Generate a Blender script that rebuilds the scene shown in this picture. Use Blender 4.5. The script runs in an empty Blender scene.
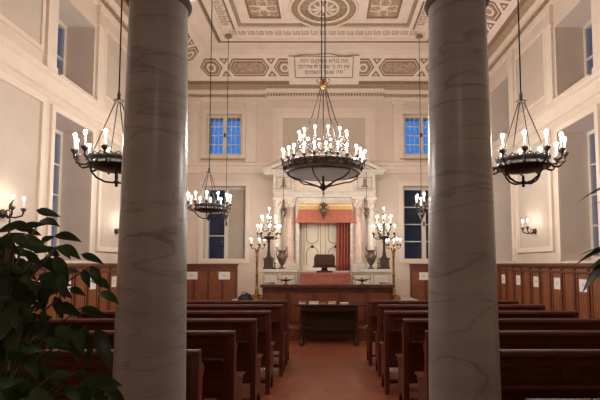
import bpy, bmesh, math, random
from mathutils import Vector, Matrix
C = bpy.context.scene.collection
PI = math.pi
cos, sin = math.cos, math.sin
random.seed(7)

# ------------------------------------------------------------------ camera
EYE = 1.6
PITCH = math.radians(3.7)
cam = bpy.data.cameras.new('camera')
cam.sensor_width = 36; cam.lens = 27.0
cam.shift_x = -25/600; cam.shift_y = 35/600
cam.clip_start = 0.05; cam.clip_end = 200
co = bpy.data.objects.new('camera', cam); C.objects.link(co)
co.location = (0, 0, EYE); co.rotation_euler = (PI/2+PITCH, 0, 0)
bpy.context.scene.camera = co

def at(px, py, Y):
    """measured photo point at depth Y -> metres"""
    a = (px-325)/450; b = (234.9-py)/450
    t = Y/(cos(PITCH)-b*sin(PITCH))
    return Vector((a*t, Y, EYE+t*(sin(PITCH)+b*cos(PITCH))))

# ------------------------------------------------------------------ materials
def nodes(name):
    m = bpy.data.materials.new(name); m.use_nodes = True
    nt = m.node_tree
    return m, nt, nt.nodes['Principled BSDF']
def lin(c):
    return tuple(((x/255)/12.92 if x/255 <= .04045 else ((x/255+.055)/1.055)**2.4) for x in c)
def rgba(c): return (*lin(c), 1)
def mat(name, c, rough=.6, metal=0, var=.12, scale=6, stretch=(1,1,1), c2=None, bump=0, spec=.5):
    m, nt, b = nodes(name)
    tc = nt.nodes.new('ShaderNodeTexCoord'); mp = nt.nodes.new('ShaderNodeMapping')
    mp.inputs['Scale'].default_value = stretch
    nt.links.new(tc.outputs['Object'], mp.inputs['Vector'])
    nz = nt.nodes.new('ShaderNodeTexNoise'); nz.inputs['Scale'].default_value = scale; nz.inputs['Detail'].default_value = 5
    nt.links.new(mp.outputs['Vector'], nz.inputs['Vector'])
    rp = nt.nodes.new('ShaderNodeValToRGB')
    l = lin(c); d = lin(c2) if c2 else tuple(x*(1-var) for x in l)
    u = l if c2 else tuple(min(1, x*(1+var)) for x in l)
    rp.color_ramp.elements[0].position = .32; rp.color_ramp.elements[0].color = (*d, 1)
    rp.color_ramp.elements[1].position = .68; rp.color_ramp.elements[1].color = (*u, 1)
    nt.links.new(nz.outputs['Fac'], rp.inputs['Fac'])
    nt.links.new(rp.outputs['Color'], b.inputs['Base Color'])
    b.inputs['Roughness'].default_value = rough; b.inputs['Metallic'].default_value = metal
    b.inputs['Specular IOR Level'].default_value = spec
    if bump:
        bp = nt.nodes.new('ShaderNodeBump'); bp.inputs['Strength'].default_value = bump; bp.inputs['Distance'].default_value = .01
        nt.links.new(nz.outputs['Fac'], bp.inputs['Height']); nt.links.new(bp.outputs['Normal'], b.inputs['Normal'])
    return m
def emis(name, c, s):
    m, nt, b = nodes(name)
    b.inputs['Base Color'].default_value = (*c, 1)
    b.inputs['Emission Color'].default_value = (*c, 1); b.inputs['Emission Strength'].default_value = s
    return m
def marble(name, c, vein, sc=2.2, rough=.22, amount=1.0, st=(1, 1, 2.4), wid=.022, dk=.74):
    m, nt, b = nodes(name)
    N = nt.nodes.new; L = nt.links.new
    tc = N('ShaderNodeTexCoord'); mp = N('ShaderNodeMapping')
    mp.inputs['Scale'].default_value = st; mp.inputs['Rotation'].default_value = (.3, .42, 0)
    oi = N('ShaderNodeObjectInfo'); va = N('ShaderNodeVectorMath'); va.operation = 'ADD'
    L(tc.outputs['Object'], va.inputs[0]); L(oi.outputs['Location'], va.inputs[1]); L(va.outputs[0], mp.inputs['Vector'])
    n1 = N('ShaderNodeTexNoise'); n1.inputs['Scale'].default_value = sc; n1.inputs['Detail'].default_value = 4; n1.inputs['Distortion'].default_value = .9
    n1.inputs['Roughness'].default_value = .45
    L(mp.outputs['Vector'], n1.inputs['Vector'])
    s = N('ShaderNodeMath'); s.operation = 'SUBTRACT'; s.inputs[1].default_value = .5; L(n1.outputs['Fac'], s.inputs[0])
    a = N('ShaderNodeMath'); a.operation = 'ABSOLUTE'; L(s.outputs[0], a.inputs[0])
    r = N('ShaderNodeMapRange'); r.inputs['From Min'].default_value = 0; r.inputs['From Max'].default_value = wid
    r.inputs['To Min'].default_value = amount; r.inputs['To Max'].default_value = 0; L(a.outputs[0], r.inputs['Value'])
    n3 = N('ShaderNodeTexNoise'); n3.inputs['Scale'].default_value = 1.7; L(mp.outputs['Vector'], n3.inputs['Vector'])
    mu = N('ShaderNodeMath'); mu.operation = 'MULTIPLY'; L(r.outputs[0], mu.inputs[0]); L(n3.outputs['Fac'], mu.inputs[1])
    n2 = N('ShaderNodeTexNoise'); n2.inputs['Scale'].default_value = 3; n2.inputs['Detail'].default_value = 6; L(mp.outputs['Vector'], n2.inputs['Vector'])
    rp = N('ShaderNodeValToRGB')
    l = lin(c)
    rp.color_ramp.elements[0].position = .3; rp.color_ramp.elements[0].color = (*[x*dk for x in l], 1)
    rp.color_ramp.elements[1].position = .7; rp.color_ramp.elements[1].color = (*l, 1)
    L(n2.outputs['Fac'], rp.inputs['Fac'])
    mx = N('ShaderNodeMix'); mx.data_type = 'RGBA'
    L(mu.outputs[0], mx.inputs['Factor']); L(rp.outputs['Color'], mx.inputs['A']); mx.inputs['B'].default_value = rgba(vein)
    L(mx.outputs['Result'], b.inputs['Base Color'])
    b.inputs['Roughness'].default_value = rough
    return m
def floor_mat():
    m, nt, b = nodes('parquet')
    N = nt.nodes.new; L = nt.links.new
    def M(op, a, bb=None):
        n = N('ShaderNodeMath'); n.operation = op
        for i, v in enumerate((a, bb)):
            if v is None: continue
            if isinstance(v, (int, float)): n.inputs[i].default_value = v
            else: L(v, n.inputs[i])
        return n.outputs[0]
    tc = N('ShaderNodeTexCoord'); sp = N('ShaderNodeSeparateXYZ'); L(tc.outputs['Object'], sp.inputs[0])
    w = .42
    u = M('DIVIDE', sp.outputs['X'], w)
    tri = M('PINGPONG', u, .5)
    v = M('DIVIDE', M('ADD', sp.outputs['Y'], M('MULTIPLY', tri, w)), .085)
    cell = M('FLOOR', v); col = M('FLOOR', M('MULTIPLY', u, 2))
    cb = N('ShaderNodeCombineXYZ'); L(cell, cb.inputs[0]); L(col, cb.inputs[1])
    wn = N('ShaderNodeTexWhiteNoise'); wn.noise_dimensions = '2D'; L(cb.outputs[0], wn.inputs['Vector'])
    fr = M('FRACT', v)
    joint = M('LESS_THAN', M('MINIMUM', fr, M('SUBTRACT', 1, fr)), .035)
    rp = N('ShaderNodeValToRGB')
    rp.color_ramp.elements[0].color = rgba((120, 63, 43)); rp.color_ramp.elements[1].color = rgba((158, 91, 62))
    nz = N('ShaderNodeTexNoise'); nz.inputs['Scale'].default_value = 5; L(tc.outputs['Object'], nz.inputs['Vector'])
    L(M('ADD', M('MULTIPLY', wn.outputs['Value'], .6), M('MULTIPLY', nz.outputs['Fac'], .4)), rp.inputs['Fac'])
    mx = N('ShaderNodeMix'); mx.data_type = 'RGBA'; L(joint, mx.inputs['Factor']); L(rp.outputs['Color'], mx.inputs['A'])
    mx.inputs['B'].default_value = rgba((84, 42, 30))
    L(mx.outputs['Result'], b.inputs['Base Color'])
    b.inputs['Roughness'].default_value = .42
    return m
def glass_mat(name, tint):
    m = bpy.data.materials.new(name); m.use_nodes = True; nt = m.node_tree; nt.nodes.clear()
    o = nt.nodes.new('ShaderNodeOutputMaterial'); mx = nt.nodes.new('ShaderNodeMixShader')
    t = nt.nodes.new('ShaderNodeBsdfTransparent'); t.inputs['Color'].default_value = (*tint, 1)
    g = nt.nodes.new('ShaderNodeBsdfGlossy'); g.inputs['Roughness'].default_value = .04
    f = nt.nodes.new('ShaderNodeFresnel'); f.inputs['IOR'].default_value = 1.45
    ge = nt.nodes.new('ShaderNodeNewGeometry'); iv = nt.nodes.new('ShaderNodeMath'); iv.operation = 'SUBTRACT'; iv.inputs[0].default_value = 1; nt.links.new(ge.outputs['Backfacing'], iv.inputs[1])
    ml = nt.nodes.new('ShaderNodeMath'); ml.operation = 'MULTIPLY'; nt.links.new(f.outputs[0], ml.inputs[0]); nt.links.new(iv.outputs[0], ml.inputs[1]); nt.links.new(ml.outputs[0], mx.inputs[0]); nt.links.new(t.outputs[0], mx.inputs[1]); nt.links.new(g.outputs[0], mx.inputs[2])
    nt.links.new(mx.outputs[0], o.inputs[0])
    return m

def frosted(name, c):
    m, nt, b = nodes(name)
    t = nt.nodes.new('ShaderNodeBsdfTranslucent'); t.inputs['Color'].default_value = rgba(c)
    mx = nt.nodes.new('ShaderNodeMixShader'); mx.inputs[0].default_value = .55
    w = nt.nodes.new('ShaderNodeTexNoise'); w.inputs['Scale'].default_value = 45
    rp = nt.nodes.new('ShaderNodeValToRGB'); rp.color_ramp.elements[0].color = rgba(tuple(x*.7 for x in c)); rp.color_ramp.elements[1].color = rgba(c)
    nt.links.new(w.outputs['Fac'], rp.inputs['Fac']); nt.links.new(rp.outputs['Color'], b.inputs['Base Color']); nt.links.new(rp.outputs['Color'], t.inputs['Color'])
    b.inputs['Roughness'].default_value = .4
    out = [n for n in nt.nodes if n.type == 'OUTPUT_MATERIAL'][0]
    nt.links.new(b.outputs[0], mx.inputs[1]); nt.links.new(t.outputs[0], mx.inputs[2]); nt.links.new(mx.outputs[0], out.inputs['Surface'])
    return m

M = dict(
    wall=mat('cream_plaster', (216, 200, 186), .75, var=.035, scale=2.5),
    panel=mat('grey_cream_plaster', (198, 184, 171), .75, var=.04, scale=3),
    trim=mat('pale_stucco', (226, 211, 197), .55, var=.03, scale=5),
    ceil=mat('painted_ceiling', (240, 225, 212), .8, var=.05, scale=3),
    tan=mat('tan_paint', (172, 148, 122), .8, var=.10, scale=9),
    key=mat('key_paint', (196, 174, 153), .8, var=.08),
    brown=mat('brown_paint', (146, 120, 98), .8, var=.12, scale=9),
    orn=mat('ornament_paint', (206, 184, 160), .8, scale=15, c2=(150, 124, 98), var=.1),
    text=mat('inscription_paint', (104, 82, 66), .8, var=.05),
    column=marble('grey_marble', (184, 182, 181), (88, 86, 87), 1.7, .3, .78, (.62, .62, 2.9), .026, .80),
    sill=mat('gloss_sill_paint', (222, 210, 196), .16, var=.02),
    neck=mat('dull_stone', (120, 112, 106), .95, var=.1, spec=.05),
    white_marble=marble('white_marble', (222, 212, 200), (150, 140, 132), 3.5, .3, .8),
    pink_marble=marble('pink_marble', (206, 176, 158), (232, 220, 208), 6, .3, 1.2),
    pew=mat('pew_wood', (84, 39, 26), .48, var=.35, scale=5, stretch=(1, 8, 8), spec=.28),
    pew_end=mat('pew_end_wood', (90, 44, 30), .42, var=.25, scale=6, stretch=(6, 6, 1), spec=.35),
    wains=mat('wainscot_wood', (152, 94, 58), .45, c2=(114, 64, 38), scale=7, stretch=(6, 6, .7)),
    groove=mat('dark_groove', (44, 22, 14), .7, var=.1),
    wains_dark=mat('wainscot_stile_wood', (100, 55, 34), .45, var=.2, scale=7, stretch=(6, 6, .8)),
    para=mat('parapet_wood', (118, 64, 40), .4, var=.22, scale=6, stretch=(5, 5, .8)),
    para_dark=mat('parapet_frame_wood', (88, 44, 29), .4, var=.2, scale=6),
    table=mat('dark_table_wood', (58, 30, 22), .4, var=.25, scale=6),
    bronze=mat('dark_bronze', (70, 58, 49), .45, .5, var=.3, scale=20),
    urn=mat('weathered_bronze', (112, 96, 86), .4, .5, var=.25, scale=12),
    iron=mat('black_iron', (42, 36, 33), .5, .6, var=.2, scale=20),
    gold=mat('aged_gold', (158, 120, 74), .35, .85, var=.25, scale=15),
    pierced=frosted('frosted_bowl', (160, 156, 153)),
    pewter=mat('tarnished_silver', (120, 106, 94), .35, .85, var=.3, scale=14),
    candle=mat('white_candle_sleeve', (214, 204, 190), .5, var=.02),
    glassdish=mat('glass_drip_dish', (128, 124, 120), .15, var=.05),
    terra=mat('terracotta_damask', (196, 118, 98), .8, c2=(166, 92, 76), scale=28, bump=.2),
    terra_dark=mat('rose_brocade', (172, 102, 86), .8, c2=(128, 70, 58), scale=30),
    straw=mat('gold_braid', (212, 176, 110), .6, var=.15, scale=20),
    door=mat('cream_ark_door', (234, 222, 204), .6, var=.03),
    paper=mat('white_paper', (238, 234, 228), .8, var=.02),
    ink=mat('grey_ink', (110, 106, 104), .8, var=.1),
    floor=floor_mat(),
    dais=mat('pale_stone', (214, 202, 188), .5, var=.06, scale=4),
    leaf=mat('dark_green_leaf', (52, 84, 36), .36, c2=(18, 36, 18), scale=7, spec=.4),
    palm=mat('palm_leaf', (40, 60, 34), .42, c2=(20, 34, 22), scale=9),
    bark=mat('bark', (98, 84, 66), .8, var=.25, scale=12),
    pot=mat('terracotta_pot', (150, 84, 58), .7, var=.12),
    soil=mat('soil', (50, 38, 30), .9, var=.3, scale=30),
    bag=mat('black_leather', (24, 22, 22), .5, var=.2),
    leatherette=mat('book_covers', (150, 120, 100), .6, var=.1),
    winframe=mat('window_paint', (216, 206, 192), .5, var=.03),
    glass=glass_mat('window_glass', (.92, .95, 1)),
    shutter=mat('pale_shutter', (176, 164, 150), .6, var=.04),
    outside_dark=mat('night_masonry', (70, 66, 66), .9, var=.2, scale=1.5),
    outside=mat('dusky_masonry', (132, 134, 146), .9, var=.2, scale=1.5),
    globe=emis('lit_globe', (1.0, .92, .83), 3.8),
    bulb=emis('lit_bulb', (1.0, .925, .83), 195.0),
    dimbulb=emis('lit_candle_bulb', (1.0, .92, .82), 42.0),
)

# ------------------------------------------------------------------ mesh builder
class MB:
    def __init__(s): s.v = []; s.f = []; s.s = []
    def add(s, vs, fs, smooth=False):
        o = len(s.v); s.v += [Vector(x) for x in vs]
        for f in fs: s.f.append([i+o for i in f]); s.s.append(smooth)
        return s
    def box(s, x0, x1, y0, y1, z0, z1):
        return s.add([(x0,y0,z0),(x1,y0,z0),(x1,y1,z0),(x0,y1,z0),(x0,y0,z1),(x1,y0,z1),(x1,y1,z1),(x0,y1,z1)],
              [(0,3,2,1),(4,5,6,7),(0,1,5,4),(1,2,6,5),(2,3,7,6),(3,0,4,7)])
    def prism(s, poly, ax, a0, a1):
        n = len(poly)
        def P(p, a): return (a, p[0], p[1]) if ax == 'x' else (p[0], a, p[1]) if ax == 'y' else (p[0], p[1], a)
        return s.add([P(p, a0) for p in poly]+[P(p, a1) for p in poly],
              [tuple(range(n))[::-1], tuple(range(n, 2*n))]+[(i, (i+1) % n, n+(i+1) % n, n+i) for i in range(n)])
    def lathe(s, prof, c=(0,0,0), n=16, smooth=True):
        vs = []; fs = []
        for r, z in prof:
            for k in range(n):
                a = 2*PI*k/n; vs.append((c[0]+r*cos(a), c[1]+r*sin(a), c[2]+z))
        m = len(prof)
        for i in range(m-1):
            for k in range(n):
                k2 = (k+1) % n; fs.append((i*n+k, i*n+k2, (i+1)*n+k2, (i+1)*n+k))
        s.add(vs, fs, smooth)
        if prof[0][0] > 1e-4: s.add(vs[:n], [tuple(range(n))[::-1]])
        if prof[-1][0] > 1e-4: s.add(vs[-n:], [tuple(range(n))])
        return s
    def tube(s, pts, r, n=8, closed=False):
        pts = [Vector(p) for p in pts]; m = len(pts); vs = []; fs = []
        rs = r if isinstance(r, (list, tuple)) else [r]*m
        for i, p in enumerate(pts):
            if closed: d = pts[(i+1) % m]-pts[i-1]
            else: d = pts[min(i+1, m-1)]-pts[max(i-1, 0)]
            d.normalize()
            up = Vector((0,0,1)) if abs(d.z) < .95 else Vector((1,0,0))
            e1 = d.cross(up).normalized(); e2 = d.cross(e1)
            for k in range(n):
                a = 2*PI*k/n; vs.append(p+rs[i]*(e1*cos(a)+e2*sin(a)))
        for i in range(m if closed else m-1):
            j = (i+1) % m
            for k in range(n):
                k2 = (k+1) % n; fs.append((i*n+k, i*n+k2, j*n+k2, j*n+k))
        s.add(vs, fs, True)
        if not closed: s.add(vs[:n], [tuple(range(n))]); s.add(vs[-n:], [tuple(range(n))[::-1]])
        return s
    def ring(s, prof, c=(0,0,0), n=48):           # closed profile revolved
        vs = []; fs = []; m = len(prof)
        for r, z in prof:
            for k in range(n):
                a = 2*PI*k/n; vs.append((c[0]+r*cos(a), c[1]+r*sin(a), c[2]+z))
        for i in range(m):
            j = (i+1) % m
            for k in range(n):
                k2 = (k+1) % n; fs.append((i*n+k, i*n+k2, j*n+k2, j*n+k))
        return s.add(vs, fs, True)
    def loop(s, prof, x0, x1, y0, y1):            # profile (inset, z) swept round the room rectangle, mitred
        vs = []; fs = []; n = len(prof)
        for cx, cy, dx, dy in ((x0,y0,1,1),(x1,y0,-1,1),(x1,y1,-1,-1),(x0,y1,1,-1)):
            for o, z in prof: vs.append((cx+dx*o, cy+dy*o, z))
        for c in range(4):
            d = (c+1) % 4
            for i in range(n):
                j = (i+1) % n; fs.append((c*n+i, d*n+i, d*n+j, c*n+j))
        return s.add(vs, fs)
    def shift(s, d):
        d = Vector(d); s.v = [v+d for v in s.v]; return s
    def xf(s, m): s.v = [m @ v for v in s.v]; return s
    def mesh(s, name, m):
        me = bpy.data.meshes.new(name)
        me.from_pydata([tuple(v) for v in s.v], [], s.f)
        for p, sm in zip(me.polygons, s.s): p.use_smooth = sm
        bm = bmesh.new(); bm.from_mesh(me)
        bmesh.ops.recalc_face_normals(bm, faces=bm.faces); bm.to_mesh(me); bm.free()
        me.materials.append(M[m]); return me
    def build(s, name, m, parent=None, loc=(0,0,0)):
        return obj(name, s.mesh(name, m), parent, loc)
    def world(s, name, m, parent):                # coordinates are in the room: make them relative to the thing's base
        off = Vector((0,0,0)); p = parent
        while p is not None: off += p.location; p = p.parent
        s.shift(-off); return s.build(name, m, parent)

def obj(name, me, parent=None, loc=(0,0,0)):
    o = bpy.data.objects.new(name, me); C.objects.link(o); o.location = loc
    if parent: o.parent = parent
    return o
def tag(o, label, cat, group=None):
    o['label'] = label; o['category'] = cat
    if group: o['group'] = group
    return o
def thing(name, label, cat, loc=(0,0,0), group=None):
    return tag(obj(name, None, None, loc), label, cat, group)
def struct(mb, name, m, label=None):
    o = mb.build(name, m); o['kind'] = 'structure'
    if label: o['label'] = label
    return o
def copy_tree(o, loc=None, label=None, parent=None):
    c = o.copy(); C.objects.link(c)
    if parent: c.parent = parent
    for ch in list(o.children): copy_tree(ch, parent=c)
    if loc is not None: c.location = loc
    if label: c['label'] = label
    return c

# ------------------------------------------------------------------ room shell
W = 4.3; D = 13.2; Y0 = -1.6; H = 7.5; T = .7
def wall_grid(mb, ax, plane, sgn, a0, a1, z0, z1, holes):
    """solid wall of thickness T outside the plane, with openings (a0,a1,z0,z1)"""
    A = sorted({a0, a1, *[h[0] for h in holes], *[h[1] for h in holes]})
    Z = sorted({z0, z1, *[h[2] for h in holes], *[h[3] for h in holes]})
    for i in range(len(A)-1):
        for j in range(len(Z)-1):
            ca = (A[i]+A[i+1])/2; cz = (Z[j]+Z[j+1])/2
            if any(h[0] < ca < h[1] and h[2] < cz < h[3] for h in holes): continue
            p = sorted((plane, plane+sgn*T))
            if ax == 'x': mb.box(p[0], p[1], A[i], A[i+1], Z[j], Z[j+1])
            else: mb.box(A[i], A[i+1], p[0], p[1], Z[j], Z[j+1])
    return mb
BAYS = [(3.75, 4.9), (7.0, 8.15), (10.25, 11.4)]
side_holes = [(a, b, 1.66, 4.02) for a, b in BAYS]+[(a, b, 4.62, 6.02) for a, b in BAYS]
struct(wall_grid(MB(), 'x', -W, -1, Y0-T, D+T, 0, H+.3, side_holes), 'wall_left', 'wall')
struct(wall_grid(MB(), 'x', W, 1, Y0-T, D+T, 0, H+.3, side_holes), 'wall_right', 'wall')
bw = []
for x0, x1, y0, y1 in ((206, 242, 114, 155), (404, 440, 114, 155), (203, 246, 186, 262), (404, 447, 186, 262)):
    a = at(x0, y1, D); b = at(x1, y0, D); bw.append((a.x, b.x, a.z, b.z))
z_up = (bw[0][2], bw[0][3]); z_lo = (1.68, bw[2][3])
bw = [(h[0], h[1], *(z_up if i < 2 else z_lo)) for i, h in enumerate(bw)]
struct(wall_grid(MB(), 'y', D, 1, -W, W, 0, H+.3, bw), 'wall_back', 'wall')
struct(MB().box(-W, W, Y0-T, Y0, 0, H+.3), 'wall_front', 'wall')
struct(MB().box(-W-T, W+T, Y0-T, D+T, -.3, 0), 'floor', 'floor')
struct(MB().box(-W-T, W+T, Y0-T, D+T, H, H+.3), 'ceiling', 'ceil')
# gallery over the entrance, carried by the marble columns
struct(MB().box(-W, W, Y0, 2.9, 3.62, 4.0).box(-W, W, 2.3, 2.9, 3.5, 3.62), 'ceiling_gallery', 'trim')

# cornice, cove and string course
CORN = [(0,6.46),(.04,6.48),(.05,6.56),(.05,6.64),(.12,6.65),(.12,6.68),(.17,6.73),(.17,6.76),(0,6.76)]
struct(MB().loop(CORN, -W, W, Y0, D), 'trim_1', 'trim')
struct(MB().prism([(D-o-.10*(o > 0), z) for o, z in CORN], 'x', at(266, 95, D-.2).x, at(384, 95, D-.2).x), 'trim_48', 'trim')
struct(MB().loop([(0,6.76),(.14,6.76),(.17,6.80),(.25,6.92),(.0,6.92)], -W, W, Y0, D), 'trim_2', 'tan')  # band under the cove: its shaded underside is put in as tan colour
struct(MB().loop([(0,6.92),(.25,6.92),(1.02,7.5),(0,7.5)], -W, W, Y0, D), 'trim_3', 'ceil')
struct(MB().loop([(.24,6.90),(.262,6.895),(.325,6.945),(.30,6.97)], -W, W, Y0, D), 'trim_49', 'brown')
struct(MB().loop([(0,4.26),(.05,4.28),(.05,4.36),(.03,4.37),(.03,4.5),(.07,4.52),(.07,4.60),(0,4.61)], -W, W, Y0, D), 'trim_4', 'trim')
dm = MB()
for k in range(int(2*W/.085)): x = -W+.05+k*.085; dm.box(x, x+.045, D-(.21 if -1.75 < x < 1.72 else .11), D-.05, 6.57, 6.63)
for sg in (-1, 1):
    for k in range(int((D-3)/.085)):
        y = 3+k*.085; a = sorted((sg*(W-.10), sg*(W-.05))); dm.box(a[0], a[1], y, y+.045, 6.57, 6.63)
struct(dm, 'trim_5', 'tan')

# flat ceiling: frames, coffers, medallions
def rect_ring(mb, x0, x1, y0, y1, w, z0, z1):
    mb.box(x0, x1, y0, y0+w, z0, z1); mb.box(x0, x1, y1-w, y1, z0, z1)
    mb.box(x0, x0+w, y0+w, y1-w, z0, z1); mb.box(x1-w, x1, y0+w, y1-w, z0, z1)
    return mb
CX = -.03; FY = 4.2
def ceil_ring(n, hx, y1, w, drop, m):
    struct(rect_ring(MB(), CX-hx, CX+hx, FY+(11.6-y1), y1, w, H-drop, H+.01), 'trim_%d' % n, m)
ceil_ring(6, 3.28, 12.18, .07, .05, 'ceil')
ceil_ring(7, 2.80, 11.56, .06, .05, 'brown')
ceil_ring(8, 2.70, 11.46, .12, .06, 'ceil')
ceil_ring(9, 2.26, 10.92, .05, .05, 'brown')
ceil_ring(10, 2.20, 10.86, .10, .09, 'ceil')
ceil_ring(11, 2.08, 10.74, .05, .05, 'tan')
gk = MB()                                           # key-pattern strip between the two frames
def key(x, y, rot):
    k = MB()
    for a, b, c, d in ((0,.03,-.13,.10),(.03,.17,.07,.10),(.14,.17,-.06,.07),(.07,.14,-.06,-.03),(.07,.10,-.03,.03)): k.box(a-.1, b-.1, c, d, H-.012, H)
    k.xf(Matrix.Rotation(rot, 4, 'Z')); k.shift((x, y, 0)); gk.add(k.v, k.f)
for k in range(21): key(-2.3+CX+k*.23, 11.12, 0)
for k in range(24):
    for sg in (-1, 1): key(CX+sg*2.42, 5.4+k*.23, PI/2)
struct(gk, 'trim_12', 'key')
def coffer(n, x0, x1, y0, y1):
    struct(rect_ring(MB(), x0, x1, y0, y1, .06, H-.06, H+.01), 'trim_%d' % n, 'ceil')
    struct(rect_ring(MB(), x0+.06, x1-.06, y0+.06, y1-.06, .05, H-.03, H+.01), 'trim_%d' % (n+1), 'brown')
    m = MB().box(x0+.11, x1-.11, y0+.11, y1-.11, H-.012, H+.01)
    struct(m, 'trim_%d' % (n+2), 'orn')
    cx = (x0+x1)/2; cy = (y0+y1)/2; o = MB(); hx=(x1-x0)/2; hy=(y1-y0)/2
    for i in range(4):                              # acanthus cross
        a = i*PI/2+PI/4
        for s in (-1, 1):
            o.tube([(cx+.05*cos(a), cy+.05*sin(a), H-.02), (cx+.2*cos(a+s*.2), cy+.2*sin(a+s*.2), H-.03), (cx+.33*cos(a+s*.45), cy+.33*sin(a+s*.45), H-.025), (cx+.28*cos(a+s*.6), cy+.28*sin(a+s*.6), H-.02)], .016, 5)
    o.lathe([(.0,-.05),(.06,-.045),(.09,0)], (cx, cy, H), 12)
    struct(o, 'trim_%d' % (n+3), 'ceil')
coffer(13, -1.86, -.98, 9.52, 10.48); coffer(17, .92, 1.80, 9.52, 10.48)
coffer(21, -1.86, -.98, 5.2, 6.2); coffer(25, .92, 1.80, 5.2, 6.2)
def medallion(n, cy, r):
    c = (CX, cy, H)
    struct(MB().ring([(r,0),(r,-.05),(r-.05,-.06),(r-.05,0)], c), 'trim_%d' % n, 'ceil')
    struct(MB().ring([(r-.05,0),(r-.05,-.03),(r-.20,-.03),(r-.20,0)], c), 'trim_%d' % (n+1), 'tan')
    struct(MB().ring([(r-.20,0),(r-.20,-.045),(r-.25,-.045),(r-.25,0)], c), 'trim_%d' % (n+2), 'ceil')
    struct(MB().lathe([(0,-.02),(r-.25,-.02),(r-.25,0)], c, 40), 'trim_%d' % (n+3), 'orn')
    p = MB()
    for k in range(10):
        a = k*PI/5; p.tube([(c[0]+.08*cos(a), cy+.08*sin(a), H-.02), (c[0]+.2*cos(a), cy+.2*sin(a), H-.05), (c[0]+.32*cos(a), cy+.32*sin(a), H-.02)], [.012,.035,.008], 5)
    p.lathe([(0,-.09),(.06,-.08),(.1,-.02)], c, 14)
    p.ring([(.36,0),(.36,-.03),(.31,-.03),(.31,0)], c)
    struct(p, 'trim_%d' % (n+4), 'ceil')
medallion(29, 10.02, .80); medallion(34, 7.5, .70); medallion(39, 5.7, .80)

# painted cove band: octagons, elongated hexagons and crosses lying on the slope
def cove_pt(u, v, side):
    """u along the wall, v 0..1 up the slope, returns room point"""
    o = .25+.77*v; z = 6.92+.58*v
    if side == 'b': return Vector((u, D-o, z)), Vector((0, -.58, -.77)).normalized()
    if side == 'l': return Vector((-W+o, u, z)), Vector((.58, 0, -.77)).normalized()
    return Vector((W-o, u, z)), Vector((-.58, 0, -.77)).normalized()
def cove_poly(mb, poly, u0, side, h):
    n = len(poly); lo = []; hi = []
    for a, b in poly:
        p, nn = cove_pt(u0+a, b, side); lo.append(p-nn*.004); hi.append(p+nn*h)
    mb.add(lo+hi, [tuple(range(n, 2*n))]+[(i, (i+1) % n, n+(i+1) % n, n+i) for i in range(n)])
def hexa(hw, hv, c=.52): t = hv*.55; return [(-hw, c), (-hw+t*1.1, c+hv), (hw-t*1.1, c+hv), (hw, c), (hw-t*1.1, c-hv), (-hw+t*1.1, c-hv)]
cb = {'tan': MB(), 'ceil': MB(), 'brown': MB(), 'orn': MB()}
def band(side, u, kind):
    hw = .60 if kind == 'h' else .32
    cove_poly(cb['brown'], hexa(hw, .28), u, side, .008)
    cove_poly(cb['ceil'], hexa(hw-.05, .225), u, side, .013)
    cove_poly(cb['brown'], hexa(hw-.075, .20), u, side, .018)
    cove_poly(cb['orn' if kind == 'h' else 'tan'], hexa(hw-.12, .155), u, side, .022)
    if kind == 'o':
        cove_poly(cb['ceil'], [(.13*cos(a), .52+.14*sin(a)) for a in [k*PI/6 for k in range(12)]], u, side, .027)
        cove_poly(cb['tan'], [(.08*cos(a), .52+.085*sin(a)) for a in [k*PI/6 for k in range(12)]], u, side, .031)
def cross(side, u):
    for s in (-1, 1):
        cove_poly(cb['brown'], [(-.13, .52+s*.28), (.13, .52+s*.28), (0, .52+s*.10)], u, side, .008)
        cove_poly(cb['ceil'], [(-.05, .52+s*.25), (.05, .52+s*.25), (0, .52+s*.17)], u, side, .013)
for s in (-1, 1):
    band('b', CX+s*2.16, 'h'); band('b', CX+s*3.22, 'o'); band('b', CX+s*1.12, 'o'); cross('b', CX+s*2.83); cross('b', CX+s*1.5)
    for k in range(5):
        sd = 'l' if s < 0 else 'r'
        band(sd, 11.75-k*2.1, 'o'); cross(sd, 11.36-k*2.1); band(sd, 10.7-k*2.1, 'h'); cross(sd, 10.04-k*2.1)
for i, (k, mb) in enumerate(cb.items()): struct(mb, 'trim_%d' % (44+i), k)

# inscription tablet on the cove
def cove_world(a, b, h):
    p, nn = cove_pt(a, b, 'b'); return p+nn*h
ins = thing('inscription_tablet', 'painted scroll-topped tablet with three lines of Hebrew lettering under the ceiling', 'inscription', cove_pt(CX, .0, 'b')[0])
tb = MB(); cove_poly(tb, [(-1.02,-.02),(1.02,-.02),(1.02,.90),(.62,.91),(.30,.95),(0,.975),(-.30,.95),(-.62,.91),(-1.02,.90)], CX, 'b', .035)
tb.world('tablet_body', 'ceil', ins)
tr = MB()
for a0, a1, b0, b1 in ((-.84,.84,.20,.225),(-.84,.84,.865,.885),(-.84,-.815,.225,.865),(.815,.84,.225,.865)):
    cove_poly(tr, [(a0,b0),(a1,b0),(a1,b1),(a0,b1)], CX, 'b', .042)
tr.world('border', 'brown', ins)
sc = MB(); pts = []
for k in range(-20, 21):
    a = k/20*.98; pts.append(cove_world(CX+a, 0.905+.06*math.exp(-(a/.33)**2)+.015*sin(a*9), .04))
sc.tube(pts, .014, 6); sc.world('scroll_edge', 'brown', ins)
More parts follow.
